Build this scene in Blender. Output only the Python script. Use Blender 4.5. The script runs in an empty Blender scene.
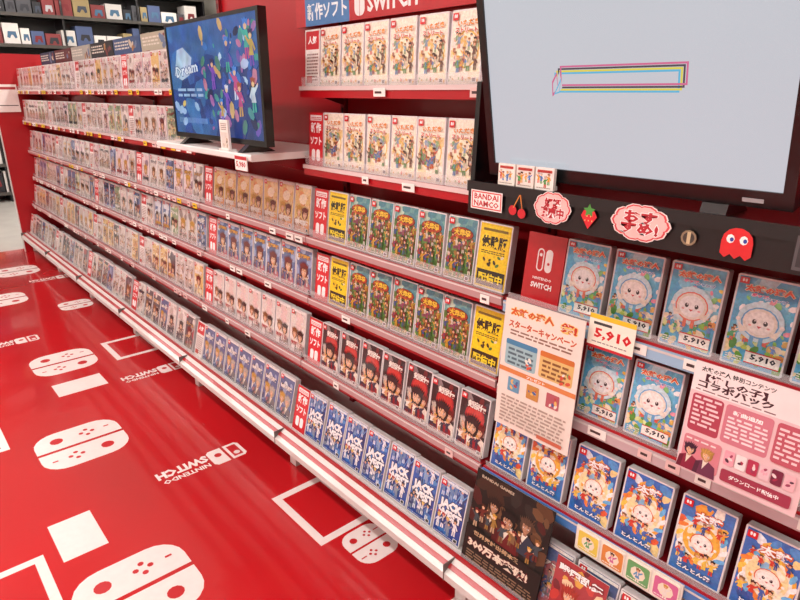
import bpy, math, random
import numpy as np
from mathutils import Vector
rnd=random.Random(7)
H=1.36
def hx(s):
    s=s.lstrip('#'); c=[int(s[i:i+2],16)/255 for i in (0,2,4)]
    return tuple((x/12.92 if x<=.04045 else ((x+.055)/1.055)**2.4) for x in c)
# ---------------------------------------------------------------- materials
def mat(name,col=None,attr=False,rough=.4,coat=0,metal=0,emis=0,noise=.06,nscale=30,alpha=1,bump=0,hue=0,base=1,detail=2):
    m=bpy.data.materials.new(name); m.use_nodes=True; nt=m.node_tree; b=nt.nodes['Principled BSDF']
    b.inputs['Roughness'].default_value=rough; b.inputs['Coat Weight'].default_value=coat
    b.inputs['Coat Roughness'].default_value=.06; b.inputs['Metallic'].default_value=metal
    tc=nt.nodes.new('ShaderNodeTexCoord'); nz=nt.nodes.new('ShaderNodeTexNoise'); nz.inputs['Scale'].default_value=nscale; nz.inputs['Detail'].default_value=detail
    nt.links.new(tc.outputs['Object'],nz.inputs['Vector'])
    mr=nt.nodes.new('ShaderNodeMapRange'); mr.inputs['From Min'].default_value=.25; mr.inputs['From Max'].default_value=.75; mr.inputs['To Min'].default_value=1-noise; mr.inputs['To Max'].default_value=1+noise*.6
    nt.links.new(nz.outputs['Fac'],mr.inputs['Value'])
    mx=nt.nodes.new('ShaderNodeMix'); mx.data_type='RGBA'; mx.blend_type='MULTIPLY'; mx.inputs[0].default_value=1
    if attr:
        a=nt.nodes.new('ShaderNodeAttribute'); a.attribute_name='Col'; src=a.outputs['Color']
        if hue:
            nz2=nt.nodes.new('ShaderNodeTexNoise'); nz2.inputs['Scale'].default_value=nscale*.6; nz2.inputs['Detail'].default_value=3
            nt.links.new(tc.outputs['Object'],nz2.inputs['Vector'])
            h=nt.nodes.new('ShaderNodeMix'); h.data_type='RGBA'; h.blend_type='OVERLAY'; h.inputs[0].default_value=hue
            nt.links.new(src,h.inputs[6]); nt.links.new(nz2.outputs['Color'],h.inputs[7]); src=h.outputs[2]
        nt.links.new(src,mx.inputs[6])
    else: mx.inputs[6].default_value=(*col,1)
    nt.links.new(mr.outputs['Result'],mx.inputs[7])
    if base: nt.links.new(mx.outputs[2],b.inputs['Base Color'])
    else: b.inputs['Base Color'].default_value=(.01,.01,.01,1)
    if emis:
        nt.links.new(mx.outputs[2],b.inputs['Emission Color']); b.inputs['Emission Strength'].default_value=emis
    if bump:
        bp=nt.nodes.new('ShaderNodeBump'); bp.inputs['Strength'].default_value=bump; bp.inputs['Distance'].default_value=.002
        nz3=nt.nodes.new('ShaderNodeTexNoise'); nz3.inputs['Scale'].default_value=14; nt.links.new(tc.outputs['Object'],nz3.inputs['Vector'])
        nt.links.new(nz3.outputs['Fac'],bp.inputs['Height']); nt.links.new(bp.outputs['Normal'],b.inputs['Coat Normal'])
    b.inputs['Alpha'].default_value=alpha
    return m
M_print=mat('glossy_print',attr=True,rough=.35,coat=.5,nscale=60,noise=.08)
M_art=mat('game_cover_print',attr=True,rough=.35,coat=.9,nscale=170,noise=.24,hue=.28,detail=5,bump=.8)
M_paper=mat('printed_card',attr=True,rough=.55,nscale=40,noise=.04)
M_plast=mat('painted_plastic',attr=True,rough=.3,coat=.2,noise=.04)
M_metal=mat('painted_steel',attr=True,rough=.35,coat=.15,noise=.06,nscale=6)
M_screen=mat('lcd_screen',attr=True,rough=.25,emis=.97,noise=.02,nscale=3,base=0)
M_screen2=mat('lcd_screen_dark',attr=True,rough=.15,emis=.95,noise=.3,hue=.3,nscale=25,base=0,detail=4)
M_acryl=mat('clear_acrylic',hx('f0eef0'),rough=.1,alpha=.2,noise=.01)
M_floorred=mat('red_vinyl_film',hx('c0161f'),rough=.17,coat=.5,noise=.14,nscale=1.3)
M_tile=mat('pale_floor_tile',hx('c9c6c0'),rough=.25,noise=.08,nscale=4)
M_wall=mat('wall_paint',hx('d8d4cc'),rough=.8,noise=.05,nscale=5)
M_ceil=mat('ceiling_panel',hx('eeece6'),rough=.85,noise=.04,nscale=12)
M_lamp=mat('fluorescent_tube',(1,1,1),rough=.5,emis=6,noise=.0)
# ---------------------------------------------------------------- builders
class MB:
    def __init__(s): s.V=[];s.n=0;s.F=[];s.C=[];s.M=[]
    def add(s,V,F,C,m=0):
        V=np.asarray(V,float).reshape(-1,3); s.V.append(V)
        n0=s.n
        for f in F: s.F.append([i+n0 for i in f])
        s.n+=len(V)
        if isinstance(C,tuple): C=[C]*len(F)
        s.C+=C; s.M+=[m]*len(F)
    def obox(s,o,a,b,c,col,m=0):
        o,a,b,c=[np.array(t,float) for t in (o,a,b,c)]
        V=[o,o+a,o+a+b,o+b,o+c,o+a+c,o+a+b+c,o+b+c]
        s.add(V,[(3,2,1,0),(4,5,6,7),(0,1,5,4),(1,2,6,5),(2,3,7,6),(3,0,4,7)],col,m)
    def box(s,x0,x1,y0,y1,z0,z1,col,m=0): s.obox((x0,y0,z0),(x1-x0,0,0),(0,y1-y0,0),(0,0,z1-z0),col,m)
    def prism(s,pts,h,col,m=0):
        P=np.array(pts,float); h=np.array(h,float); n=len(P)
        s.add(np.vstack([P,P+h]),[tuple(range(n))[::-1],tuple(range(n,2*n))]+[(i,(i+1)%n,n+(i+1)%n,n+i) for i in range(n)],col,m)
    def art(s,A,o,xd=(1,0,0),yd=(0,0,1),m=0,eps=.000016):
        v,z,F,C=A.data(); xd=np.array(xd,float);yd=np.array(yd,float);nn=np.cross(xd,yd)
        V=np.array(o,float)+v[:,:1]*xd+v[:,1:]*yd+(z[:,None]*eps+.00005)*nn
        s.add(V,F,C,m)
    def build(s,name,mats,parent=None):
        me=bpy.data.meshes.new(name); V=np.vstack(s.V); me.from_pydata(V.tolist(),[],s.F)
        for m in mats: me.materials.append(m)
        me.polygons.foreach_set('material_index',s.M)
        at=me.color_attributes.new('Col','FLOAT_COLOR','CORNER')
        ls=np.array([len(f) for f in s.F]); C=np.ones((len(s.C),4),np.float32); C[:,:3]=np.array(s.C)
        at.data.foreach_set('color',np.repeat(C,ls,axis=0).ravel())
        me.update(); o=bpy.data.objects.new(name,me); bpy.context.collection.objects.link(o)
        if parent: o.parent=parent
        return o
def empty(name,loc=(0,0,0)):
    o=bpy.data.objects.new(name,None); o.empty_display_size=.05; bpy.context.collection.objects.link(o); return o
_tc={}
def textgeo(body,bold):
    k=(body,bold)
    if k in _tc: return _tc[k]
    c=bpy.data.curves.new('tmp','FONT'); c.body=body; c.resolution_u=1 if len(body)>3 else 2; c.offset=bold; c.space_line=.9
    c.align_x='CENTER'
    o=bpy.data.objects.new('tmp',c); bpy.context.collection.objects.link(o)
    dg=bpy.context.evaluated_depsgraph_get(); me=o.evaluated_get(dg).to_mesh()
    V=np.array([v.co[:2] for v in me.vertices]) if len(me.vertices) else np.zeros((1,2))
    F=[tuple(p.vertices) for p in me.polygons]
    mn=V.min(0);mx=V.max(0); V=V-(mn+mx)/2; sz=mx-mn
    o.evaluated_get(dg).to_mesh_clear(); bpy.data.objects.remove(o); bpy.data.curves.remove(c)
    _tc[k]=(V,F,sz); return _tc[k]
class Art:
    def __init__(s,w,h,bg=None,clip=True):
        s.w,s.h,s.clip=w,h,clip; s.V=[];s.Z=[];s.F=[];s.C=[];s.n=0;s.l=0; s._d=None
        if bg: s.rect(0,0,1,1,bg)
    def raw(s,V,F,C):
        V=np.asarray(V,float); s.V.append(V); s.Z.append(np.full(len(V),s.l)); s.l+=1
        for f in F: s.F.append([i+s.n for i in f]); s.C.append(C)
        s.n+=len(V)
    def poly(s,P,col,unit=True):
        c=hx(col) if isinstance(col,str) else col
        P=[(p[0]*s.w,p[1]*s.h) for p in P] if unit else list(P)
        if s.clip:
            for ax,lim,sg in ((0,0,1),(0,s.w,-1),(1,0,1),(1,s.h,-1)):
                Q=[]
                for i in range(len(P)):
                    a,b=P[i-1],P[i]; da=sg*(a[ax]-lim); db=sg*(b[ax]-lim)
                    if (da<0)!=(db<0):
                        t=da/(da-db); Q.append((a[0]+t*(b[0]-a[0]),a[1]+t*(b[1]-a[1])))
                    if db>=0: Q.append(b)
                P=Q
                if len(P)<3: return
        ar=sum(P[i-1][0]*P[i][1]-P[i][0]*P[i-1][1] for i in range(len(P)))
        if ar<0: P=P[::-1]
        s.raw(P,[tuple(range(len(P)))],c)
    def rect(s,x0,y0,x1,y1,col): s.poly([(x0,y0),(x1,y0),(x1,y1),(x0,y1)],col)
    def ell(s,cx,cy,rx,ry,col,n=12,a0=0,a1=2*math.pi,rot=0):
        P=[]
        for i in range(n+(0 if a1-a0>6.2 else 1)):
            a=a0+(a1-a0)*i/n; x=rx*math.cos(a); y=ry*math.sin(a)
            P.append((cx*s.w+(x*math.cos(rot)-y*math.sin(rot))*s.w, cy*s.h+(x*math.sin(rot)+y*math.cos(rot))*s.w))
        s.poly(P,col,False)
    def star(s,cx,cy,r,col,n=5,q=.5,rot=0):
        P=[(cx*s.w+(r if i%2==0 else r*q)*s.w*math.cos(rot+math.pi*i/n+1.57),cy*s.h+(r if i%2==0 else r*q)*s.w*math.sin(rot+math.pi*i/n+1.57)) for i in range(2*n)]
        s.poly(P,col,False)
    def rrect(s,x0,y0,x1,y1,r,col,n=4):
        X0,Y0,X1,Y1=x0*s.w,y0*s.h,x1*s.w,y1*s.h; R=min(r*s.w,(X1-X0)/2,(Y1-Y0)/2); P=[]
        for cx,cy,a in ((X1-R,Y1-R,0),(X0+R,Y1-R,1),(X0+R,Y0+R,2),(X1-R,Y0+R,3)):
            for i in range(n+1):
                t=(a+i/n)*math.pi/2; P.append((cx+R*math.cos(t),cy+R*math.sin(t)))
        s.poly(P,col,False)
    def text(s,body,cx,cy,w,h,col,bold=.02,rot=0,outline=None,ob=.07):
        if outline: s._t(body,cx,cy,w,h,outline,ob,rot,ref=bold)
        s._t(body,cx,cy,w,h,col,bold,rot)
    def _t(s,body,cx,cy,w,h,col,bold,rot,ref=None):
        V,F,sz=textgeo(body,bold)
        if ref is not None: sz=textgeo(body,ref)[2]
        k=np.array([w*s.w/max(sz[0],1e-6),h*s.h/max(sz[1],1e-6)]); m=min(k); k2=np.minimum(k,m*1.45)
        P=V*k2; c,sn=math.cos(rot),math.sin(rot)
        P=np.stack([P[:,0]*c-P[:,1]*sn,P[:,0]*sn+P[:,1]*c],1)+np.array([cx*s.w,cy*s.h])
        s.raw(P,F,hx(col) if isinstance(col,str) else col)
    def fig(s,cx,by,k,skin='e8b994',hair='40261a',cloth='c03030',c2='ffffff',lite=False,pose=0):
        a=s.w/s.h; y=lambda t: by+t*k*a; f=-1 if pose%2 else 1
        s.poly([(cx-.16*k,y(0)),(cx-.03*k,y(0)),(cx-.01*k,y(.5)),(cx-.12*k,y(.5))],c2)
        s.poly([(cx+.05*k,y(0)),(cx+.18*k,y(.04)),(cx+.12*k,y(.5)),(cx+.01*k,y(.5))],c2)
        s.poly([(cx-.19*k,y(.38)),(cx+.19*k,y(.38)),(cx+.11*k,y(.7)),(cx+.14*k,y(.95)),(cx-.14*k,y(.95)),(cx-.11*k,y(.7))],cloth)
        if not lite: s.poly([(cx-.05*k,y(.6)),(cx+.05*k,y(.6)),(cx+.04*k,y(.95)),(cx-.04*k,y(.95))],c2)
        s.poly([(cx-.13*k*f,y(.93)),(cx-.34*k*f,y(.6)),(cx-.27*k*f,y(.52)),(cx-.1*k*f,y(.75))],cloth)
        s.poly([(cx+.13*k*f,y(.92)),(cx+.36*k*f,y(1.1)),(cx+.4*k*f,y(1.0)),(cx+.12*k*f,y(.72))],cloth)
        s.ell(cx+.38*k*f,y(1.07),.045*k,.045*k,skin,6)
        s.ell(cx,y(1.14),.17*k,.18*k,hair,8)
        s.ell(cx+.01*k*f,y(1.08),.12*k,.13*k,skin,8)
        s.poly([(cx-.17*k,y(1.18)),(cx-.04*k,y(1.13)),(cx,y(1.19)),(cx+.06*k,y(1.12)),(cx+.17*k,y(1.18)),(cx+.2*k,y(1.3)),(cx+.05*k,y(1.29)),(cx,y(1.38)),(cx-.08*k,y(1.3)),(cx-.2*k,y(1.33))],hair)
        if not lite:
            s.ell(cx-.05*k,y(1.07),.018*k,.028*k,'1a1010',5); s.ell(cx+.06*k,y(1.07),.018*k,.028*k,'1a1010',5)
    def bust(s,cx,cy,k,skin='e8b994',hair='201818',cloth='803030',c2='e8e0d0',seed=0):
        r=random.Random(seed); a=s.w/s.h; y=lambda t: cy+t*k*a
        dk=lambda c,q:tuple(v*q for v in hx(c))
        s.ell(cx,y(.05),.27*k,.3*k,dk(hair,.7),10)
        s.poly([(cx-.5*k,y(-1.0)),(cx+.5*k,y(-1.0)),(cx+.42*k,y(-.42)),(cx+.12*k,y(-.24)),(cx-.12*k,y(-.24)),(cx-.42*k,y(-.4))],cloth)
        s.poly([(cx-.5*k,y(-1.0)),(cx-.3*k,y(-1.0)),(cx-.22*k,y(-.36)),(cx-.42*k,y(-.4))],dk(cloth,.55))
        s.poly([(cx-.1*k,y(-.7)),(cx+.12*k,y(-.24)),(cx-.12*k,y(-.24))],c2)
        s.rect(cx-.07*k,y(-.3),cx+.07*k,y(-.1),dk(skin,.7))
        s.poly([(cx-.17*k,y(.12)),(cx-.16*k,y(-.05)),(cx-.08*k,y(-.18)),(cx,y(-.22)),(cx+.09*k,y(-.17)),(cx+.17*k,y(-.03)),(cx+.17*k,y(.12))],skin)
        s.poly([(cx+.08*k,y(.1)),(cx+.02*k,y(-.2)),(cx+.09*k,y(-.17)),(cx+.17*k,y(-.03)),(cx+.17*k,y(.12))],dk(skin,.75))
        for e in (-1,1):
            s.ell(cx+e*.075*k,y(-.02),.04*k,.025*k,'f4f0f0',6); s.ell(cx+e*.07*k,y(-.02),.018*k,.025*k,'201828',5)
            s.poly([(cx+e*.03*k,y(.025)),(cx+e*.12*k,y(.045)),(cx+e*.12*k,y(.06)),(cx+e*.03*k,y(.04))],hair)
        s.poly([(cx-.04*k,y(-.125)),(cx+.04*k,y(-.125)),(cx,y(-.145))],'903838')
        for i in range(9):
            t=-1+2*i/8.; b0=cx+t*.2*k; s.poly([(b0-.06*k,y(.2+.08*(1-t*t))),(b0+.06*k,y(.2+.08*(1-t*t))),(b0+r.uniform(-.04,.06)*k,y(.02+.05*r.random()-(.1 if abs(t)>.8 else 0)))],hair if i%2 else dk(hair,.75))
            s.poly([(b0-.06*k,y(.16)),(b0+.06*k,y(.16)),(b0+t*.12*k,y(.34+.12*(1-abs(t))))],hair if i%2 else dk(hair,.8))
    def crowd(s,seed,n,x0,x1,y0,y1,k0,k1,cl,hr,lite=True):
        r=random.Random(seed); L=sorted([(r.uniform(y0,y1),x0+(x1-x0)*((i*.618+r.uniform(-.05,.05))%1)) for i in range(n)],reverse=True)
        for yy,xx in L: s.fig(xx,yy,r.uniform(k0,k1),cloth=r.choice(cl),hair=r.choice(hr),c2=r.choice(cl),lite=lite,pose=r.randint(0,1))
    def blobs(s,seed,n,x0,x1,y0,y1,r0,r1,pal,asp=.6,nn=7):
        r=random.Random(seed)
        for i in range(n): q=r.uniform(r0,r1); s.ell(r.uniform(x0,x1),r.uniform(y0,y1),q,q*asp,r.choice(pal),nn,rot=r.random()*3)
    def fine(s,x0,y0,x1,n,dy,col,seed=0):
        r=random.Random(seed)
        for i in range(n):
            x=x0
            while x<x1-.03:
                w=r.uniform(.03,.12); s.rect(x,y0-i*dy,min(x+w,x1),y0-i*dy+dy*.5,col); x+=w+.02
    def data(s):
        if s._d is None: s._d=(np.vstack(s.V),np.concatenate(s.Z),s.F,s.C)
        return s._d
CW,CH,CD=.105,.17,.022
def logo_box(A,x=.03,y=.86,w=.2,h=.11):
    A.rect(x,y,x+w,y+h,'d01822'); A.rrect(x+w*.25,y+h*.3,x+w*.47,y+h*.8,.02,'ffffff',2); A.rrect(x+w*.55,y+h*.3,x+w*.77,y+h*.8,.02,'ffffff',2)
def frame(A):
    A.fine(.06,.03,.94,1,.02,'d8d4d0',3); A.rect(.8,.02,.95,.09,'f4f4f4'); A.rect(.82,.03,.93,.08,'303030'); logo_box(A,.03,.88,.19,.1)
def case_base(bg): return Art(CW-.007,CH-.007,bg)
HR=['201510','4a2818','8a5a2a','d0a040','c0b8b0','701c18']
def cov_party(v=0):
    A=case_base('f4ecda'); A.blobs(v,10,0,1,.05,.75,.1,.25,['faf4e4','f2e2b8','f8eccc','ecd49c','faf6ea'])
    A.ell(.5,.48,.44,.44,'ecc05c',16); A.ell(.5,.48,.40,.40,'faf2d4',16)
    A.crowd(v+2,9,.12,.88,.42,.54,.2,.28,['d8756b','8aa0b8','e4c070','a86a58','f4ece0','8aaa80'],HR)
    A.crowd(v+3,8,.12,.88,.14,.34,.26,.34,['c85a40','5d87b8','e0a84a','6a9a6a','f0dcc8','9a5a70','6a4a3c'],HR,False)
    A.text('いただき',.55,.84,.72,.08,'e0882a',.05,.04,'fffaf0',.12); A.text('ストリート',.5,.74,.74,.07,'c84a30',.05,-.03,'fffaf0',.12)
    A.blobs(v+7,12,.02,.98,.03,.1,.03,.06,['e8b050','d85840','f4d870','8ab070']); frame(A); return A
def cov_farm(v=0):
    A=case_base('5f8a40'); A.rect(0,.72,1,1,'6aa0a0'); A.blobs(v,8,0,1,.72,1,.1,.2,['8cbcb8','4f8a98','b8d0c0']); A.blobs(v+1,30,0,1,.02,.74,.06,.16,['4a702a','64802e','3a5a22','7c9038','a07030','506428','8a4424'])
    A.ell(.5,.75,.42,.18,'4c160e',14); A.ell(.5,.755,.39,.155,'a8381a',14); A.blobs(v+5,10,.2,.8,.7,.82,.03,.06,['d06024','e0882c'])
    A.text('大農場',.5,.765,.6,.11,'f0c83c',.05,0,'5a1008',.12)
    A.crowd(v+3,10,.1,.9,.38,.54,.2,.28,['a83426','b89030','36588f','d0c8b8','7a5030','904060'],HR)
    A.crowd(v+4,9,.05,.95,.06,.26,.28,.36,['a02a20','c89828','2c4c86','dcd4c4','603a22','346438'],HR,False)
    A.blobs(v+8,16,0,1,.02,.12,.03,.07,['c8a028','b03c20','6a8a2c','d8c890']); frame(A); return A
def board_taiken():
    A=case_base('e8c800'); A.rect(.04,.03,.96,.97,'f6d818'); A.blobs(3,6,.1,.9,.35,.9,.1,.2,['f8e030','eecc10']); A.rect(.04,.03,.96,.28,'241c0c')
    A.text('体験版',.5,.72,.84,.2,'1c1608',.05); A.text('配信中',.5,.16,.8,.14,'f8e030',.04); A.blobs(9,8,.15,.85,.36,.52,.05,.1,['3a2c0c','c04020','4a7a30','e8e0c0']); A.fine(.1,.57,.9,2,.03,'5a4c10'); A.rect(.1,.89,.9,.93,'806a10'); return A
def cov_ninja(v=0):
    A=case_base('201a1e'); A.blobs(v,14,0,1,.2,1,.1,.25,['34282a','501c1c','6a2426','3c3640','8a8080']); A.ell(.55,.62,.36,.36,'b02028',14); A.ell(.55,.62,.3,.3,'c83830',14)
    A.bust(.22,.42,.62,hair='c8c0b8',cloth='384468',seed=2); A.bust(.8,.4,.62,hair='6a2018',cloth='ece4d8',c2='902830',seed=3); A.bust(.5,.42,1.0,hair='1a181c',cloth='a02028',c2='f0ece4',seed=1)
    A.crowd(v,6,.1,.9,.04,.12,.26,.34,['f0e8dc','a02428','34344a','d8a870'],HR)
    A.text('剣豪伝',.6,.83,.66,.13,'f4f0e8',.05,0,'7a0c14',.1); A.rect(0,0,1,.05,'e4dcd4'); frame(A); return A
def cov_jump(v=0):
    A=case_base('1f4a9c'); A.poly([(0,.3),(1,.6),(1,1),(0,1)],'2660b4'); A.blobs(v,18,0,1,.0,1,.06,.2,['1c4090','3074c0','4a8cd0','183874'])
    for i in range(5): A.poly([(.5,.5),(.1+.25*i,1.02),(.15+.25*i,1.02)],'5a9cdc')
    A.crowd(v+1,5,.1,.9,.68,.76,.28,.36,['c8d8ec','86a8d0','e8ecf4','6888b8'],['e0c060','202838','c8d0e0'])
    A.text('JACK\nWEST',.5,.5,.92,.34,'f6f8fc',.07,.05,'10305c',.13)
    A.crowd(v+2,6,.1,.9,.05,.14,.3,.4,['dce6f4','4878b8','f0f0f4','203c70','8898b0'],['e0c060','202838','a83030'],False)
    A.rect(0,.955,1,1,'dfe6f0'); frame(A); return A
def don(A,cx,cy,k,face,rim,rim2='f4eee2'):
    a=A.w/A.h; A.ell(cx,cy,.37*k,.34*k,rim,16); A.ell(cx,cy,.34*k,.31*k,rim2,16); A.ell(cx,cy,.28*k,.255*k,face,16)
    for e in (-1,1):
        A.ell(cx+e*.11*k,cy+.01*a,.045*k,.055*k,'201820',8); A.ell(cx+e*.1*k,cy+.035*a*k,.015*k,.02*k,'ffffff',5); A.ell(cx+e*.18*k,cy-.08*a*k,.035*k,.022*k,'f0b0a8',7)
        A.poly([(cx+e*.2*k,cy-.22*a*k),(cx+e*.42*k,cy-.05*a*k),(cx+e*.36*k,cy-.28*a*k)],rim2); A.ell(cx+e*.43*k,cy-.0*a*k,.05*k,.05*k,'fbf8f2',7)
    A.poly([(cx-.05*k,cy-.07*a*k),(cx+.05*k,cy-.07*a*k),(cx,cy-.12*a*k)],'c84048')
    A.rect(cx-.13*k,cy-.5*a*k,cx-.05*k,cy-.3*a*k,rim); A.rect(cx+.05*k,cy-.5*a*k,cx+.13*k,cy-.3*a*k,rim)
def cov_drum(v=0):
    A=case_base('5cb8e4'); A.blobs(v,16,0,1,.3,1,.1,.24,['8cd4f0','c4ecfa','48a4d8','6cc4e8']); A.blobs(v+1,34,0,1,.02,.38,.04,.13,['c4dc68','74ae40','f4e4b4','e0bc60','90c850','e4f4ac','509c3c','faf0d4','e8a058'])
    A.blobs(v+2,16,0,1,.42,.78,.04,.1,['fafae8','f8d85c','f4a0b4','90d484','ffffff','e8f8fc'])
    A.crowd(v+4,8,.06,.94,.18,.3,.15,.2,['f4b040','e46858','5ab478','f8f0e4','6c94d8'],HR)
    A.text('太鼓の達人',.54,.89,.8,.075,['f0682a','e85a30'][v%2],.05,.04,'fff8dc',.13); A.text('ポップ',.4,.815,.36,.04,'e0508c',.05,0,'ffffff',.12); A.text('ジャンプ',.68,.8,.36,.04,'4a88c8',.05,0,'ffffff',.12)
    A.ell(.5,.53,.4,.38,'d4f0fa',16); don(A,.5,.52,.86,['fbfdfd','fefaf6'][v%2],['e87a60','6ab4e4'][v%2])
    A.rect(.38,.05,.97,.19,'fbf9f2'); A.text('5,910',.69,.125,.48,.08,'18182c',.04); A.rect(.38,.05,.97,.062,'d02028'); A.rect(.38,.178,.97,.19,'d02028'); A.fine(.05,.09,.34,3,.025,'f0f0e8',v)
    logo_box(A,.02,.92,.16,.07); return A
def cov_swirl(v=0):
    bg,ri,ce=[('2f70c0','f0b040','f6e4ac'),('3a78c0','f4e6c4','f0b848')][v%2]
    A=case_base(bg); A.blobs(v,18,0,1,0,1,.08,.2,['4a94d4','2458a0','f0b450','f6dc98','e86038','e8f0f8'] if v==0 else ['e06a40','3a78c0','f4bc58','f0ece0','5a98d4','f0a040'])
    A.ell(.5,.5,.5,.5,ri,18); A.ell(.5,.5,.43,.43,'f8f2e2',18)
    for i in range(14):
        a=i*math.pi/7; A.ell(.5+.45*math.cos(a),.5+.29*math.sin(a),.12,.05,['ffffff','6abcec','f08a40','f8d458'][i%4],7,rot=a+.8)
    A.ell(.5,.5,.37,.37,ce,16); A.blobs(v+2,14,.22,.78,.35,.65,.04,.1,['f8f0d0','f0ac48','fff6e0','88c0e4'])
    don(A,.52,.48,.62,'fbf8f2','d86038'); A.crowd(v+5,7,.1,.9,.1,.2,.2,.28,['d04030','3a68b8','f0c850','f8f0e0'],HR)
    A.crowd(v+6,5,.15,.9,.6,.68,.16,.22,['d04030','f0a838','2a5498'],HR)
    A.text('太鼓',.55,.83,.56,.11,'ffffff',.05,.05,'d0602a',.13); A.text('とんとん祭',.5,.09,.8,.06,'ffffff',.05,0,'1c3c80',.12); logo_box(A,.02,.89,.18,.09); return A
def cov_gen(seed,pal):
    A=case_base(pal[0]); r=random.Random(seed); A.blobs(seed,12,0,1,0,1,.1,.3,pal,.7,8)
    lay=r.randint(0,2); P2=pal+['9a8478','c8b8a8','706a70']
    if lay==0:
        A.bust(.5,.45,r.uniform(.8,1.05),hair=r.choice(HR),cloth=r.choice(P2),c2=r.choice(P2),seed=seed); A.crowd(seed,5,.1,.9,.05,.16,.25,.35,P2,HR)
    elif lay==1:
        A.crowd(seed,6,.1,.9,.4,.55,.22,.3,P2,HR); A.crowd(seed+1,7,.1,.9,.06,.25,.3,.42,P2,HR,False)
    else:
        A.bust(.3,.42,.7,hair=r.choice(HR),cloth=r.choice(P2),seed=seed); A.bust(.7,.38,.75,hair=r.choice(HR),cloth=r.choice(P2),seed=seed+1); A.blobs(seed+4,10,0,1,.02,.2,.04,.1,P2)
    A.text(r.choice(['伝説の冒険','レーシング','王国戦記','マジック','学園物語','ファーム']),.5,r.choice([.8,.72,.2]),.82,.11,r.choice(['f4f0ea','d8a040','a83030','283040']),.05,0,r.choice(['403838','f4f0ea']),.1)
    A.rect(0,.955,1,1,'ece8e4'); frame(A); return A
def card_new():
    A=Art(.08,.17,'c81824'); A.rect(.05,.03,.95,.97,'d4222e'); A.text('新作',.5,.72,.74,.2,'ffffff',.05); A.text('ソフト',.5,.48,.8,.15,'ffffff',.05)
    A.rect(.1,.85,.9,.95,'f4eeee'); A.fine(.16,.9,.86,2,.03,'c61824'); A.rrect(.2,.1,.46,.32,.1,'ffffff',3); A.rrect(.54,.1,.8,.32,.1,'ffffff',3); return A
def card_red_pick():
    A=Art(.08,.17,'e8e0dc'); A.rect(.05,.03,.95,.97,'f4eeea'); A.rect(.05,.66,.95,.97,'c83038'); A.text('人気',.5,.82,.6,.14,'ffffff',.04)
    A.fine(.12,.56,.9,9,.055,'9a7a74',4); A.rect(.12,.08,.5,.2,'c05048'); return A
# ---------------------------------------------------------------- room
def simple(name,x0,x1,y0,y1,z0,z1,m,col=(1,1,1)):
    b=MB(); b.box(x0,x1,y0,y1,z0,z1,col); return b.build(name,[m])
RX0,RX1,RY0,RY1,RZ=-10,3.2,-4,4.6,3.1
simple('floor',RX0,RX1,RY0,RY1,-.05,0,M_tile)
simple('ceiling',RX0,RX1,RY0,RY1,RZ,RZ+.05,M_ceil)
simple('wall_left',RX0-.1,RX0,RY0,RY1,0,RZ,M_wall)
simple('wall_right',RX1,RX1+.1,RY0,RY1,0,RZ,M_wall)
simple('wall_back',RX0,RX1,RY1,RY1+.1,0,RZ,M_wall)
simple('wall_front',RX0,RX1,RY0-.1,RY0,0,RZ,M_wall)
simple('red_floor_film',-6.3,2.6,-3.2,1.05,0,.002,M_floorred)
W='ece2e0'; RD=hx('bc1620')
def joycon(A,cx,cy,L,Wd,side,sep):
    P=[]; R=Wd*.62; x0=cx+side*sep
    P+=[(x0,cy-L/2),(x0,cy+L/2)]
    for sy,rg in ((1,range(0,6)),(-1,range(5,-1,-1))):
        for i in rg:
            a=math.pi/2*(1-i/5.); P.append((x0+side*(Wd-R+R*math.cos(a)),cy+sy*(L/2-R+R*math.sin(a))))
    A.poly(P,W,False)
def disk(A,x,y,r,col,n=12): A.poly([(x+r*math.cos(6.283*i/n),y+r*math.sin(6.283*i/n)) for i in range(n)],col,False)
def pair(A,cx,cy,L,Wd):
    for sd in (1,-1):
        joycon(A,cx,cy,L,Wd,sd,L*.025)
        mx=cx+sd*(L*.025+Wd*.48)
        disk(A,mx,cy+L*.24*sd,Wd*.17,RD)
        for dx,dy in ((1,0),(-1,0),(0,1),(0,-1)): disk(A,mx+dx*Wd*.15,cy-L*.12*sd+dy*Wd*.15,Wd*.065,RD,8)
        rectc(A,mx-Wd*.03,mx+Wd*.03,cy-L*.36*sd-.01,cy-L*.36*sd+.01,RD)
def rectc(A,x0,x1,y0,y1,col): A.poly([(x0,y0),(x1,y0),(x1,y1),(x0,y1)],col,False)
def tvset(A,x0,x1,y0,y1,t=.028):
    rectc(A,x0,x1,y0,y0+t,W); rectc(A,x0,x1,y1-t,y1,W); rectc(A,x0,x0+t,y0+t,y1-t,W); rectc(A,x1-t,x1,y0+t,y1-t,W)
def nlogo(A,cx,cy,k=1):
    y=cy+.1*k
    A.poly([(cx-.06*k,y-.062*k),(cx-.06*k,y+.062*k),(cx-.045*k,y+.075*k),(cx+.045*k,y+.075*k),(cx+.06*k,y+.062*k),(cx+.06*k,y-.062*k),(cx+.045*k,y-.075*k),(cx-.045*k,y-.075*k)],W,False)
    rectc(A,cx-.06*k,cx+.06*k,y-.006*k,y+.006*k,RD); rectc(A,cx-.045*k,cx+.045*k,y+.018*k,y+.06*k,RD); disk(A,cx+.02*k,y+.04*k,.014*k,W); disk(A,cx-.01*k,y-.035*k,.016*k,RD)
    A.text('NINTENDO',cx+.035*k,cy-.09*k,.2*k,.03*k,W,.03,-math.pi/2)
    A.text('SWITCH',cx-.02*k,cy-.09*k,.22*k,.055*k,W,.05,-math.pi/2)
def floordecal(fn,*a):
    A=Art(1,1,clip=False); fn(A,*a); b=MB(); b.art(A,(0,0,.0022),(1,0,0),(0,1,0),eps=.00008); b.build('floor_decal',[M_paper])
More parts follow.
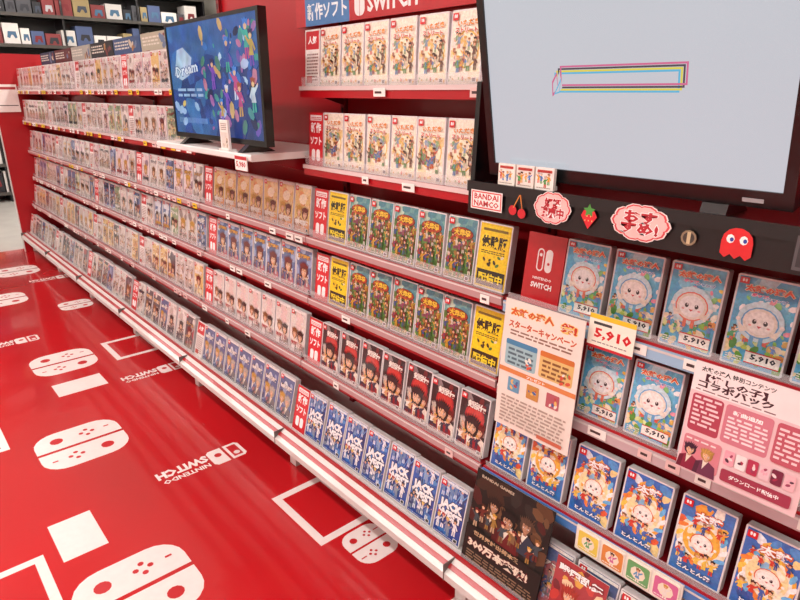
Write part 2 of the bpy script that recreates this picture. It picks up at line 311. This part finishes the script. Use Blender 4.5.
for (x,y,L,Wd) in [(-2.46,.43,.32,.145),(-3.37,.58,.3,.14),(-1.52,.335,.32,.145),(-4.75,.52,.3,.14),(-4.32,.88,.2,.09),(-1.23,.955,.15,.075),(-5.5,.75,.3,.14),(-2.9,-.35,.33,.15),(-1.95,-.5,.33,.15),(-3.9,-.2,.33,.15),(-.6,.3,.33,.15),(.4,.2,.33,.15),(-1,-1.2,.33,.15),(-5.0,-.3,.33,.15)]:
    floordecal(pair,x,y,L,Wd)
for (x,y,k) in [(-2.0,.75,.9),(-2.93,.9,.8),(-3.85,.42,.8),(-5.1,.92,.8),(-1.0,.4,1),(-.1,.6,1),(-2.4,-.3,1),(-3.4,-.4,1),(-1.3,-.6,1)]: floordecal(nlogo,x,y,k)
for (x0,x1,y0,y1) in [(-1.63,-1.32,.83,1.045),(-3.5,-3.2,.80,1.04),(-1.86,-1.56,-.12,.16),(-2.9,-2.6,-.1,.2),(-.9,-.6,.7,1.04),(-4.6,-4.3,-.1,.2)]: floordecal(tvset,x0,x1,y0,y1)
for (x0,x1,y0,y1) in [(-1.99,-1.78,.20,.33),(-3.1,-2.95,.46,.68),(-.95,-.75,.2,.4)]: floordecal(rectc,x0,x1,y0,y1,W)
# ---------------------------------------------------------------- gondola shelving
P=.88
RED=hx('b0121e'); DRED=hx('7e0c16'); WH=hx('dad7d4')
Z={1:1.373,2:1.127,3:.879,4:.654,5:.42}; YF={1:1.12,2:1.12,3:1.12,4:1.115,5:1.07}
g=empty('display_gondola')
b=MB(); XL=-7*P; XR=P
b.box(XL,-3*P,1.30,1.33,.05,1.57,RED); b.box(-3*P,XR,1.30,1.33,.05,2.15,RED)
b.box(XL,XR,1.33,1.36,.05,1.5,WH)
b.build('back_panel',[M_metal],g)
b=MB()
for k in range(-7,2):
    zt=1.57 if k<-3 else 2.15
    b.box(k*P-.012,k*P+.012,1.285,1.30,.17,zt,DRED)
    z=.3
    while z<zt-.04:
        b.box(k*P-.004,k*P+.004,1.284,1.285,z,z+.02,hx('2a0608')); z+=.045
b.build('slotted_uprights',[M_metal],g)
b=MB()
b.box(XL,XR,.97,1.36,.13,.172,WH)
b.prism([(XL,.97,.172),(XL,.97,.13),(XL,.930,.125),(XL,.930,.147)],(XR-XL,0,0),WH)
b.obox((XL,.944,.156),(XR-XL,0,0),(0,.012,.0075),(0,-.0012,.002),hx('b01824'))
b.box(XL,XR,.972,.978,.172,.184,RED)
b.build('base_deck',[M_metal],g)
b=MB(); b.box(XL,XR,1.10,1.34,.0,.13,DRED)
for k in range(-7,2):
    b.box(k*P-.02,k*P+.02,1.0,1.1,.0,.13,WH)
    b.box(k*P-.0015,k*P+.0015,.9285,.972,.124,.1745,hx('6a6663'))
b.build('kick_plate',[M_metal],g)
def active(k,r): return not (r<3 and k in (-1,-3))
b=MB()
def shelf(k,r):
    x0,x1=k*P+.003,(k+1)*P-.003; y=YF[r]; z=Z[r]
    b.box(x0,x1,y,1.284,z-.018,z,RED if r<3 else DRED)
    b.box(x0,x1,y-.004,y,z-.03,z+.004,RED)
    if k==-1:
        c={3:hx('9cc4e0'),4:hx('c9b4b8'),5:hx('4a84c8')}[r]; b.box(x0,x1,y-.010,y-.004,z-.03,z-.002,c); b.box(x0,x1,y-.0105,y-.0095,z-.009,z-.004,WH)
    elif r<3: b.box(x0,x1,y-.008,y-.004,z-.008,z+.004,hx('e0d0ce'))
    else: b.box(x0,x1,y-.010,y-.004,z-.018,z+.003,hx('bc9a9a')); b.box(x0,x1,y-.011,y-.0095,z-.001,z+.003,hx('eae2e0'))
    for xx in (x0,x1-.006): b.prism([(xx,1.284,z-.018),(xx,1.284,z-.055),(xx,1.2,z-.03),(xx,y+.03,z-.018)],(.006,0,0),DRED)
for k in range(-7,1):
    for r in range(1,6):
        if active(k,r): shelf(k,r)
b.build('shelves',[M_metal],g)
b=MB()
for k in range(-7,1):
    for r in range(1,6):
        if active(k,r):
            x0,x1=k*P+.01,(k+1)*P-.01; y=YF[r]; z=Z[r]; hh=.018 if k==-1 else .03
            b.box(x0,x1,y-.0015,y,z+.0045,z+hh,(1,1,1)); b.box(x0,x1,y-.0025,y+.0005,z+hh,z+hh+.0015,(1,1,1))
b.box(XL,XR,.9785,.980,.172,.195,(1,1,1))
b.build('acrylic_lips',[M_acryl],g)
b=MB()
r_=random.Random(3)
for k in range(-7,1):
    for r in range(1,6):
        if not active(k,r) : continue
        for i in range(14):
            pr=.5 if k<-3 else (.3 if k in(-3,) else .1 if k==-2 else .3)
            if r_.random()<pr:
                x=k*P+.03+i*.06; y=YF[r]-.0125; z=Z[r]; wd=r_.choice([.03,.045,.05]); c=r_.choice([hx('faf8f2'),hx('f4f0ea'),hx('e8c8c4')]+([hx('ecca20')]*2 if k<-3 and r in (1,2,3) else []))
                b.box(x,x+wd,y,y+.0015,z-.025,z-.003,c)
                b.box(x+.006,x+wd*.7,y-.0003,y,z-.017,z-.011,hx('4a3838'))
b.build('price_tags',[M_paper],g)
b=MB(); b.box(XL-.035,XL-.005,.94,1.37,0,1.66,RED); b.box(XL-.037,XL-.003,.935,.941,0,1.66,WH)
b.box(XR+.005,XR+.035,.94,1.37,0,2.0,RED)
b.build('end_panels',[M_metal],g)
b=MB()
cols=['2a3450','5a2428','a8a49c','242428','38507c','b0a894','c8c4bc']
for i in range(7):
    x0=-6.0+i*.47; A=Art(.45,.085,cols[i]); A.fine(.05,.7,.6,3,.2,'d8d0c4',i); A.blobs(i,6,.65,.95,.2,.8,.03,.07,['a87848','687898','c8b8a0','783838'])
    b.box(x0,x0+.45,1.305,1.315,1.57,1.66,hx(cols[i])); b.art(A,(x0,1.3045,1.573))
b.build('header_boards',[M_paper],g)
A=Art(1.98,.09,'c01622'); A.rect(.03,.0,.158,1,'4a80bc'); A.text('新作ソフト',.094,.48,.115,.6,'f4f8fc',.03)
A.rrect(.172,.12,.198,.85,.01,'f4ecec'); A.rect(.1845,.12,.1855,.85,'c01622'); A.text('SWITCH',.262,.46,.115,.55,'f8f4f4',.04); A.text('新作続々入荷中',.75,.46,.3,.5,'f8f4f4',.03)
b=MB(); b.box(-2.0,-.02,1.27,1.28,1.575,1.665,hx('b81622')); b.box(-2.0,-.02,1.28,1.2838,1.60,1.64,RED); b.art(A,(-2.0,1.27,1.575)); b.build('shelf_header_sign',[M_print])
# ---------------------------------------------------------------- rows of cases
EDGE=hx('dedbdc')
def put_case(b,x,y,z,A,lean,w=CW,h=CH,d=CD,edge=EDGE,inset=.0035):
    s,c=math.sin(lean),math.cos(lean); yd=np.array((0,s,c)); n=np.array((0,-c,s)); o=np.array((x,y,z+d*s+.0005))
    ch=.0025
    pts=[(ch,0),(w-ch,0),(w,ch),(w,h-ch),(w-ch,h),(ch,h),(0,h-ch),(0,ch)]
    Pp=[o+np.array((1,0,0))*p+yd*q for p,q in pts]
    b.prism([p-n*d for p in Pp],n*d,edge,0)
    b.art(A,o+np.array((inset,0,0))+yd*inset,(1,0,0),yd,m=1 if inset else 0)
def row(name,k,r,arts,lean=.12,card=None,x0=None,pitch=None,yz=None):
    b=MB()
    y,z=yz if yz else (YF[r]+.012,Z[r])
    X=k*P+.012 if x0 is None else x0
    if card is not None:
        put_case(b,X,y-.001,z,card,lean,w=.08,h=.17,d=.004,inset=0); X+=.083
    n=len(arts); pitch=pitch or ((k+1)*P-.008-X)/n
    for A in arts:
        put_case(b,X+rnd.uniform(-.001,.001),y+rnd.uniform(0,.003),z,A,lean+rnd.uniform(-.02,.02)); X+=pitch
    b.build(name,[M_print,M_art])
new=card_new(); pick=card_red_pick(); tk=board_taiken()
N='video_game_case_row'
k=-2
pa=[cov_party(0),cov_party(1)]; fa=cov_farm(); ni=cov_ninja(); ju=[cov_jump(i) for i in range(2)]
row(N,k,1,[pa[1]]*7,.06,pick)
row(N,k,2,[pa[i%2] for i in range(7)],.06,new)
row(N,k,3,[tk]+[fa]*5+[tk],.12,new)
row(N,k,4,[tk]+[fa]*5+[tk],.12,new)
row(N,k,5,[ni]*7,.14,new)
YD,ZD=1.0,.172
row(N,k,6,[ju[i%2] for i in range(7)],.24,new,yz=(YD,ZD))
dr=[cov_drum(0),cov_drum(1)]; sw=[cov_swirl(0),cov_swirl(1)]
Asw=Art(.105,.17,'cc1c26'); Asw.rrect(.3,.48,.48,.8,.09,'ffffff'); Asw.rrect(.52,.48,.7,.8,.09,'ffffff'); Asw.rrect(.33,.5,.45,.78,.06,'cc1c26'); Asw.ell(.39,.71,.04,.04,'ffffff',8); Asw.ell(.61,.6,.035,.035,'cc1c26',8)
Asw.text('NINTENDO',.5,.38,.5,.04,'ffffff',.03); Asw.text('SWITCH',.5,.28,.56,.08,'ffffff',.04)
b=MB(); put_case(b,-.845,1.134,Z[3],Asw,.12,w=.105,h=.17,d=.006,inset=0,edge=hx('d01c28')); b.build('logo_card',[M_print])
row(N,-1,3,[dr[i%2] for i in range(6)],.12,x0=-.735,pitch=.119)
row(N,-1,4,[dr[i%2] for i in range(5)],.12,x0=-.66,pitch=.119)
row(N,-1,5,[sw[0],sw[1],sw[0],sw[0],sw[1],sw[0],sw[0]],.14,x0=-.872,pitch=.121)
pal=[['ddd6d0','ece6e2','c8bab2','e2c8c4','9a8c88'],['5a6c98','98a8cc','dce0e8','b87078','38446a'],['e4c480','e4a068','f4e8cc','c08858','f0d8a8'],['5a565c','b8b0b0','a44044','e4dcd4','78707a'],['9aac88','dce0c0','66806a','e4cc90','ece8dc'],['e8d4d8','c898a4','f4eaea','a08898','ecdcd4']]  # paler palettes put the acrylic holders' specular whitening into far-bay cover colours
def mixrow(k,r,palidx,seed,same=False,**kw):
    n=1 if same else 5
    cs=[cov_gen(seed+i,pal[palidx[i%len(palidx)]]) for i in range(n)]
    row(N,k,r,[cs[i%n] for i in (0,1,1,2,3,3,4)],[0,.06,.06,.12,.12,.14,.24][r],new if r_.random()<.35 else pick,yz=(YD,ZD) if r==6 else None,**kw)
mixrow(-1,6,[3,1],900)
for r,pi in ((3,[2]),(4,[1,0]),(5,[0,3]),(6,[1,3])): mixrow(-3,r,pi,100+r,True)
for k in range(-7,-3):
    for r in range(1,7): mixrow(k,r,[[0,5,2],[0,0,5,4],[5,0,1],[0,1,4],[0,2,3],[0,3,1]][r-1],k*-50+r*7)
for r in range(1,7): mixrow(0,r,[[0,2],[2],[4,1],[5],[0,3],[3,1]][r-1],600+r)
# ---------------------------------------------------------------- big TV
tv=empty('large_television')
tl=math.radians(11); c_,s_=math.cos(tl),math.sin(tl)
o=np.array((-.843,1.0,1.196)); xd=np.array((1,0,0)); yd=np.array((0,-s_,c_)); n=np.cross(xd,yd)
w,h=.572,.365
b=MB()
b.obox(o-n*.03,xd*w,yd*h,n*.03,hx('0c0c0e')); b.obox(o+xd*.06+yd*.05-n*.07,xd*(w-.12),yd*(h-.1),n*.04,hx('101012'))
for (a0,a1,e0,e1) in ((0,w,0,.026),(0,w,h-.014,h),(0,.016,.026,h-.014),(w-.016,w,.026,h-.014)):
    b.obox(o+xd*a0+yd*e0,xd*(a1-a0),yd*(e1-e0),n*.004,hx('0a0a0c'))
b.obox(o+xd*(w-.07)+yd*.008+n*.004,xd*.03,yd*.006,n*.001,hx('a8a8ac'))
for xx in (-.76,-.40): b.prism([(xx,.99,1.1765),(xx,1.08,1.1765),(xx,1.03,1.21),(xx,1.002,1.205)],(.04,0,0),hx('101012'))
b.build('bezel_and_body',[M_plast],tv)
A=Art(w-.032,h-.04,'c4c7cf')
def para(cx,cy,ww,hh,t,col):
    for q in ([(-1,-1),(1,-1),(1,-1+t*2/hh),(-1,-1+t*2/hh)],[(-1,1-t*2/hh),(1,1-t*2/hh),(1,1),(-1,1)],[(-1,-1),(-1+t*1.2/ww,-1),(-1+t*1.2/ww,1),(-1,1)],[(1-t*1.2/ww,-1),(1,-1),(1,1),(1-t*1.2/ww,1)]):
        A.poly([(cx+x*ww/2,cy+y*hh/2) for x,y in q],col)
for dx,dy,cc in ((-.010,-.016,'58b4d8'),(-.003,-.006,'dccf50'),(.004,.006,'484850'),(.012,.018,'d06890')):
    para(.50+dx,.50+dy,.42,.105,.0095,cc)
A.poly([(.285,.41),(.31,.46),(.30,.54),(.285,.49)],'c4c7cf'); A.poly([(.270,.41),(.294,.44),(.29,.54),(.27,.49)],'d06890'); A.poly([(.274,.43),(.292,.45),(.288,.52),(.274,.48)],'c4c7cf'); A.poly([(.276,.42),(.298,.43),(.306,.51)],'58b4d8'); A.poly([(.283,.43),(.297,.438),(.302,.485)],'c4c7cf')
b=MB(); b.art(A,o+xd*.016+yd*.026+n*.0005,xd,yd); b.build('screen',[M_screen],tv)
cn=empty('black_console_shelf')
b=MB(); b.box(-.878,-.002,.97,1.283,1.112,1.176,hx('101012')); b.box(-.878,-.002,.965,.972,1.16,1.182,hx('18181a'))
b.prism([(-.879,.975,1.176),(-.879,1.24,1.176),(-.879,1.24,1.42),(-.879,.985,1.38)],(.012,0,0),hx('0e0e10'))
b.box(-.225,-.06,.99,1.12,1.176,1.215,hx('141416')); b.build('body',[M_plast],cn)
b=MB()
def stick(A,x,z,y=.9645): b.art(A,(x,y,z))
A=Art(.085,.04,'f4f2ee'); A.rect(.03,.06,.97,.94,'d8282c'); A.rect(.06,.12,.94,.88,'f4f2ee'); A.text('BANDAI\nNAMCO',.5,.5,.8,.68,'c01c24',.03); stick(A,-.865,1.125)
A=Art(.05,.05,clip=False); A.ell(.25,.3,.2,.2,'c81828'); A.ell(.7,.22,.2,.2,'c81828'); A.poly([(.25,.4),(.3,.4),(.6,.95),(.55,.95)],'d08030'); A.poly([(.7,.4),(.74,.4),(.62,.95),(.56,.95)],'d08030'); stick(A,-.765,1.12)
def bubble(w,h,t):
    A=Art(w,h,clip=False)
    for cc,e in (('f4e8e4',1.0),('d84850',.95),('f2c8c4',.88)):
        for i in range(10):
            a=i*.6283; A.ell(.5+.33*math.cos(a)*e,.5+.3*math.sin(a)*e,.19*e,.15*e*h/w*1.3,cc,10)
        A.ell(.5,.5,.38,.32*h/w,cc,12)
    A.text(t,.5,.5,.66,.6,'b82030',.05,0,'ffffff',.09); return A
stick(bubble(.082,.064,'好評\n発売中'),-.70,1.12,.9640)
A=Art(.036,.04,clip=False); A.poly([(.5,.02),(.95,.6),(.8,.85),(.2,.85),(.05,.6)],'d82030'); A.star(.5,.85,.35,'4a9a40')
for i in range(5): A.ell(.3+.1*i,.4+.2*(i%2),.03,.04,'f8e080',5)
stick(A,-.598,1.124)
stick(bubble(.105,.066,'おす\nすめ!'),-.535,1.118,.9640)
A=Art(.028,.032,clip=False); A.ell(.5,.5,.45,.45,'8a7a60',12); A.ell(.5,.5,.33,.33,'3a3430',12); A.rect(.4,.2,.6,.8,'c8b890'); stick(A,-.413,1.124)
A=Art(.05,.045,clip=False); A.ell(.5,.55,.45,.42,'d81c24',14); A.rect(.05,.1,.95,.55,'d81c24')
for i in range(3): A.poly([(.05+.3*i,.1),(.35+.3*i,.1),(.2+.3*i,-.04)],'d81c24')
for x in (.3,.68): A.ell(x,.62,.12,.14,'ffffff',8); A.ell(x+.04,.6,.06,.07,'2040a0',7)
stick(A,-.352,1.122)
A=Art(.08,.05,'505054'); A.rect(.05,.1,.95,.9,'303034'); A.text('GAME',.5,.5,.7,.5,'b0b0b0',.04); stick(A,-.25,1.12)
b.build('stickers',[M_print],cn)
A=Art(.08,.02,'f0f0ee'); A.text('サンプル',.5,.5,.8,.7,'202020',.03); b=MB(); b.art(A,(-.215,.9895,1.185)); b.build('sample_label',[M_paper],cn)
b=MB()
for i in range(3):
    A=Art(.042,.042,['f4efe4','f0e8e0','f4f0ea'][i]); A.crowd(i,4,.15,.85,.1,.3,.3,.4,['e0a030','c84030','4a80c0','50a050'],HR); A.rect(.1,.78,.9,.9,'b03028'); A.fine(.1,.08,.9,1,.06,'807060')
    x=-.80+i*.046; b.box(x,x+.042,.972,.98,1.182,1.224,hx('efe9df')); b.art(A,(x,.972,1.182))
b.box(-.80,-.666,.9805,.986,1.1822,1.19,hx('d8d4d0'))
b.build('character_card_stand',[M_print])
# ---------------------------------------------------------------- left TV
s=empty('television_shelf')
b=MB(); b.box(-2.56,-1.765,.93,1.284,1.150,1.172,hx('e6e4e2')); b.prism([(-2.56,.93,1.15),(-2.56,.93,1.172),(-2.56,.926,1.168),(-2.56,.926,1.153)],(.795,0,0),hx('f0eeec')); b.build('board',[M_metal],s)
b=MB()
for xx in (-2.54,-1.79): b.prism([(xx,1.284,1.15),(xx,1.284,1.07),(xx,1.265,1.07),(xx,1.0,1.14),(xx,1.0,1.15)],(.01,0,0),DRED)
b.build('brackets',[M_metal],s)
tv=empty('television')
x0,x1,z0,z1,y0=-2.445,-1.73,1.195,1.6,.97
b=MB(); b.box(x0,x1,y0,y0+.025,z0,z1,hx('0c0c0f')); b.box(x0+.08,x1-.08,y0+.025,y0+.06,z0+.04,z1-.1,hx('121214'))
for (a0,a1,e0,e1) in ((x0,x1,z0,z0+.018),(x0,x1,z1-.012,z1),(x0,x0+.014,z0+.018,z1-.012),(x1-.014,x1,z0+.018,z1-.012)): b.box(a0,a1,y0-.004,y0,e0,e1,hx('08080a'))
for xx in (x0+.1,x1-.14): b.prism([(xx,y0-.035,1.1725),(xx,y0+.09,1.1725),(xx,y0+.03,1.2),(xx,y0,1.2)],(.03,0,0),hx('101012'))
b.build('bezel_and_feet',[M_plast],tv)
A=Art(x1-x0-.028,z1-z0-.03,'24407c'); A.rect(0,.6,1,1,'3460a0'); A.blobs(8,24,0,.5,.0,1,.05,.14,['284c90','34609c','204488','3c70ac'])
A.blobs(2,90,.42,.98,.05,.95,.012,.045,['3272b8','6a50a0','409090','a068a8','b0c0e0','2c50a0','c07898','488478','182850','d0a870','283c78'])
A.crowd(4,9,.5,.95,.08,.7,.08,.14,['7a4ab0','3faa98','b84a80','c8d0e0','3854a0','c8a058'],['d8d0e0','4080d0','303060','a04838'],True)
A.poly([(.06,.55),(.12,.78),(.2,.8),(.3,.7),(.26,.55),(.15,.5)],'b0c4e0'); A.text('Dream',.22,.6,.28,.1,'dce6f4',.03,.1,'2c4c90',.08); A.fine(.08,.4,.4,2,.05,'9ab8e0'); A.rect(.06,.1,.42,.15,'5880b8'); A.blobs(5,6,.05,.4,.1,.3,.02,.04,['98b8e0','e0c070'])
b=MB(); b.art(A,(x0+.014,y0-.001,z0+.018)); b.build('screen',[M_screen2],tv)
A=Art(.06,.1,'f0ece6'); A.rect(.1,.08,.9,.6,'dcd8d0'); A.blobs(2,8,.2,.8,.15,.5,.05,.14,['b8a890','d8c8b0','988878']); A.fine(.15,.86,.85,4,.06,'908478')
b=MB(); b.box(-1.99,-1.93,.937,.945,1.172,1.272,hx('f0eeea')); b.box(-1.995,-1.925,.93,.96,1.1725,1.178,hx('f0eeea')); b.art(A,(-1.99,.937,1.172)); b.build('acrylic_info_stand',[M_paper])
A=Art(.08,.045,'f6f2ee'); A.rect(0,.75,1,1,'c03038'); A.text('5,980',.5,.4,.8,.5,'b02028',.03); b=MB(); b.box(-1.86,-1.78,.918,.921,1.12,1.165,hx('f6f2ee')); b.box(-1.84,-1.8,.921,.9255,1.15,1.165,hx('f0ece8')); b.art(A,(-1.86,.918,1.12)); b.build('price_card',[M_paper])
# ---------------------------------------------------------------- posters in right bay
def board(name,x,y,z,A,lean,d=.002,edge=hx('e8e4de'),m=M_paper):
    b=MB(); s_,c_=math.sin(lean),math.cos(lean); yd=np.array((0,s_,c_)); n=np.array((0,-c_,s_)); o=np.array((x,y,z))
    b.obox(o-n*d,np.array((A.w,0,0)),yd*A.h,n*d,edge); b.art(A,o,(1,0,0),yd); return b.build(name,[m])
A=Art(.215,.325,'efe4da'); A.text('太鼓の達人',.36,.92,.56,.06,'d0582c',.05,.03,'f4d070',.1); A.text('祭!',.82,.91,.2,.07,'c83a28',.06,0,'f4d070',.12); A.text('スターターキャンペーン',.5,.82,.86,.06,'c04a30',.04,0,'f6ead0',.09); A.fine(.1,.765,.92,2,.025,'907060',2)
A.rrect(.06,.5,.48,.7,.03,'9fc4cc'); A.rrect(.52,.5,.94,.7,.03,'e0c07a'); A.rrect(.06,.66,.48,.7,.02,'4a88b0'); A.rrect(.52,.66,.94,.7,.02,'d07838')
A.fine(.1,.62,.44,4,.035,'54707c',5); A.fine(.56,.62,.9,4,.035,'8c5c34',6); A.blobs(4,6,.36,.46,.51,.6,.02,.035,['d85a40','f0ece0','4a80b0']); A.blobs(5,6,.8,.92,.51,.6,.02,.035,['d85a40','f0ece0','60a060'])
A.rect(.0,.44,1,.475,'dc8a50'); A.text('プレゼント',.5,.457,.3,.022,'ffffff',.03)
for i in range(3):
    x=.14+.26*i; A.rrect(x,.3,x+.16,.41,.01,['6aa0c0','c8904a','b8606a'][i]); A.blobs(i,6,x+.03,x+.13,.32,.39,.015,.03,['f0e8dc','e8c070','c04838','4868a0'])
A.fine(.07,.24,.93,8,.028,'b09c90',8); A.rect(.6,.03,.92,.06,'c86a50')
board('campaign_poster',-.845,1.062,.575,A,.06)
A=Art(.2,.215,'ecccd0'); A.rect(0,.74,1,1,'f4eaea'); A.text('太鼓の達人 特別コンテンツ',.36,.945,.6,.045,'303030',.03); A.text('【推しの子】\nコラボパック',.36,.845,.66,.13,'3c1420',.04); A.fine(.04,.755,.7,1,.02,'806068',1)
A.rrect(.03,.38,.3,.72,.03,'b04458'); A.fine(.05,.68,.28,7,.04,'f0d8dc',3); A.rrect(.32,.38,.7,.72,.03,'d08090'); A.text('新曲追加',.5,.66,.24,.04,'ffffff',.04); A.fine(.35,.6,.68,6,.035,'f8e8ec',4)
A.rrect(.03,.05,.36,.34,.03,'d88894'); A.bust(.1,.2,.2,hair='402038',cloth='8c2440',seed=4); A.bust(.25,.2,.2,hair='d0a050',cloth='6c3450',seed=5); A.fine(.05,.3,.34,1,.03,'f8ecec',4)
for i in range(6): A.rrect(.39+.095*i,.2,.475+.095*i,.33,.015,['f0a8b8','f6ecec','b83858','e8c8d0','7a2844','f0c0c8'][i]); A.blobs(i,4,.41+.095*i,.45+.095*i,.23,.3,.012,.025,['a83050','503040','f4e0e0','a04060','e8b0c0'])
A.rrect(.39,.05,.95,.16,.02,'a03850'); A.text('ダウンロード配信中',.66,.105,.4,.04,'ffffff',.03); A.rrect(.73,.38,.97,.72,.03,'c05c6c'); A.fine(.75,.66,.95,7,.04,'f4dce0',9)
board('collaboration_poster',-.385,1.035,.692,A,.06,edge=hx('e0c8cc'))
A=Art(.105,.075,'f8f4e4'); A.rect(.0,.86,1,1,'ecc830'); A.rect(0,0,1,.08,'c02430'); A.text('5,910',.54,.44,.8,.36,'d01820',.04); A.rect(.1,.7,.5,.78,'404040'); A.fine(.1,.18,.9,1,.06,'808080')
board('price_card',-.632,1.095,.842,A,.05)
A=Art(.24,.26,'17130f'); A.blobs(70,30,0,1,.35,1,.04,.14,['3a2418','5a3a24','2a2420','4a1c18','6a4a30'])
A.bust(.3,.7,.3,hair='281810',cloth='4a2c24',skin='b88868',seed=1); A.bust(.72,.7,.3,hair='584030',cloth='303848',skin='b88868',seed=2); A.bust(.5,.64,.36,hair='140f0c',cloth='6a1c1c',skin='c09070',seed=3)
A.crowd(3,10,.1,.9,.38,.48,.12,.18,['6a2a20','404a50','806040','a07838','c0a080'],HR)
A.text('BANDAI GAMES',.3,.95,.5,.03,'c8b8a0',.03); A.poly([(0,0),(1,0),(1,.36),(0,.4)],'1a120e'); A.text('世界累計出荷本数',.42,.34,.7,.05,'c8a880',.03); A.text('300万本突破!',.46,.23,.8,.1,'e8dcc8',.05,.02,'701818',.1); A.fine(.06,.12,.94,4,.028,'8a7058')
board('sales_record_poster',-.868,.985,.18,A,.2,edge=hx('1a1614'))
A=Art(.13,.17,'a8343a'); A.blobs(6,20,0,1,0,1,.06,.18,['c84038','e0a848','702028','e8d0a8']); A.bust(.36,.5,.6,hair='b03020',cloth='d8d0c0',seed=7); A.bust(.7,.4,.6,hair='d8b860',cloth='305080',seed=8); A.text('戦国乱舞',.5,.86,.86,.12,'ffffff',.05,0,'701018',.1); A.rect(.05,.03,.95,.14,'e0d8d0'); A.fine(.1,.1,.9,2,.04,'803030')
board('game_promo_card',-.6,.985,.18,A,.2,m=M_print)
b=MB(); cc=['ecd458','e09048','70b070','d870a0','64a0d0','f0ece4']
for i in range(4):
    A=Art(.055,.055,'f4eedc'); A.rrect(.05,.05,.95,.95,.1,cc[i]); A.ell(.5,.5,.3,.3,'f6eed8',9); A.fig(.5,.1,.5,cloth=cc[(i+2)%6],hair=HR[i],c2='f0e8d8'); A.fine(.1,.12,.9,1,.08,'f8f4ec')
    x=-.575+i*.06; b.box(x,x+.055,1.049,1.051,.365,.42,hx('f0ecdf')); b.art(A,(x,1.049,.365))
b.box(-.58,-.335,1.051,1.0555,.36,.425,hx('ebe7de')); b.build('character_shelf_strip',[M_paper])
b=MB(); b.obox((XL+.012,.945,1.2),(0,.17,0),(0,0,.22),(.003,0,0),hx('f0ece8')); b.obox((XL+.0155,.955,1.25),(0,.15,0),(0,0,.006),(.001,0,0),hx('303030')); b.obox((XL+.0155,.955,1.38),(0,.15,0),(0,0,.02),(.001,0,0),hx('a03038')); b.obox((XL-.0025,.96,1.3),(0,.02,0),(0,0,.02),(.0145,0,0),hx('c0c0c0')); b.build('notice_sheet',[M_paper])
# ---------------------------------------------------------------- background store fixtures
def stock_unit(name,x0,y0,y1,zt,seed,dark='1a181c'):
    e=empty(name); b=MB(); D=hx(dark)
    b.box(x0,x0+.03,y0,y1,0,zt,D)
    nb=int((y1-y0)/.9)
    for i in range(nb+1): yy=y0+(y1-y0)*i/nb; b.box(x0+.03,x0+.42,yy-.012,yy+.012,0,zt,D)
    zs=[.12+.36*i for i in range(int((zt-.1)/.36)+1)]
    for z in zs: b.box(x0+.03,x0+.45,y0,y1,z-.02,z,D); b.box(x0+.45,x0+.455,y0,y1,z-.03,z+.01,hx('4c4844'))
    b.build('frame',[M_metal],e)
    b=MB(); r=random.Random(seed)
    for z in zs:
        y=y0+.04
        while y<y1-.25:
            w=r.uniform(.1,.24); h=r.uniform(.14,.28); c=r.choice(['ece8e4','ece8e4','dcd8d4','50608a','8a3a3c','28282e','a89468','4a4a50'])
            b.box(x0+.15,x0+.4,y,y+w-.015,z,z+h,hx(c))
            c2=hx(r.choice(['303038','404858','802830','b8b8bc','4a7090'])); cy=y+w/2; cz=z+h*.5; q=w/.2
            b.prism([(x0+.4005,cy+yy*q,cz+zz) for yy,zz in ((-.06,-.04),(-.03,-.05),(-.01,-.01),(.01,-.01),(.03,-.05),(.055,-.04),(.045,.03),(-.045,.03))],(.003,0,0),c2)
            y+=w
    b.build('boxed_goods',[M_paper],e)
stock_unit('merchandise_shelf',-9.7,-2.5,4.3,2.7,5)
# ceiling lamps
for yy in (-2.6,-.5,1.9,3.6):
    for xx in (-8.2,-5.4,-2.6,.2):
        if yy>3 and xx>-3: continue
        l=empty('ceiling_lamp'); b=MB(); b.prism([(xx-1.2,yy-.12,3.1),(xx-1.2,yy+.12,3.1),(xx-1.2,yy+.06,3.05),(xx-1.2,yy-.06,3.05)],(2.4,0,0),hx('f0f0f0')); b.build('housing',[M_plast],l)
        b=MB(); ring=[(xx-1.17,yy+.018*math.cos(a*.785),3.03+.018*math.sin(a*.785)) for a in range(8)]; b.prism(ring,(2.34,0,0),(1,1,1)); b.build('tube',[M_lamp],l)
        L=bpy.data.lights.new('lamp','AREA'); L.shape='RECTANGLE'; L.size=2.3; L.size_y=.2; L.energy={-8.2:24,-5.4:30,-2.6:40,.2:43}[xx]; L.color=(1,.95,.885); lo=bpy.data.objects.new('lamp_light',L); lo.location=(xx,yy,3.0); bpy.context.collection.objects.link(lo); lo.parent=l
w=bpy.data.worlds.new('store_ambient'); bpy.context.scene.world=w; w.use_nodes=True; w.node_tree.nodes['Background'].inputs[0].default_value=(1,.98,.96,1); w.node_tree.nodes['Background'].inputs[1].default_value=.5
# ---------------------------------------------------------------- camera
from mathutils import Matrix
th=math.atan(208/600); ang=math.atan2(559,208*math.sin(th)+600*math.cos(th))
fh=Vector((-math.cos(ang),math.sin(ang),0)); rr=Vector((math.sin(ang),math.cos(ang),0))
fwd=fh*math.cos(th)+Vector((0,0,-math.sin(th))); up=fh*math.sin(th)+Vector((0,0,math.cos(th)))
cam=bpy.data.cameras.new('camera'); co=bpy.data.objects.new('camera',cam); bpy.context.collection.objects.link(co)
m=Matrix((rr,up,-fwd)).transposed().to_4x4(); m.translation=Vector((0,0,H)); co.matrix_world=m
cam.sensor_width=36; cam.lens=27; cam.clip_start=.02
bpy.context.scene.camera=co
bpy.context.scene.view_settings.view_transform='Standard'
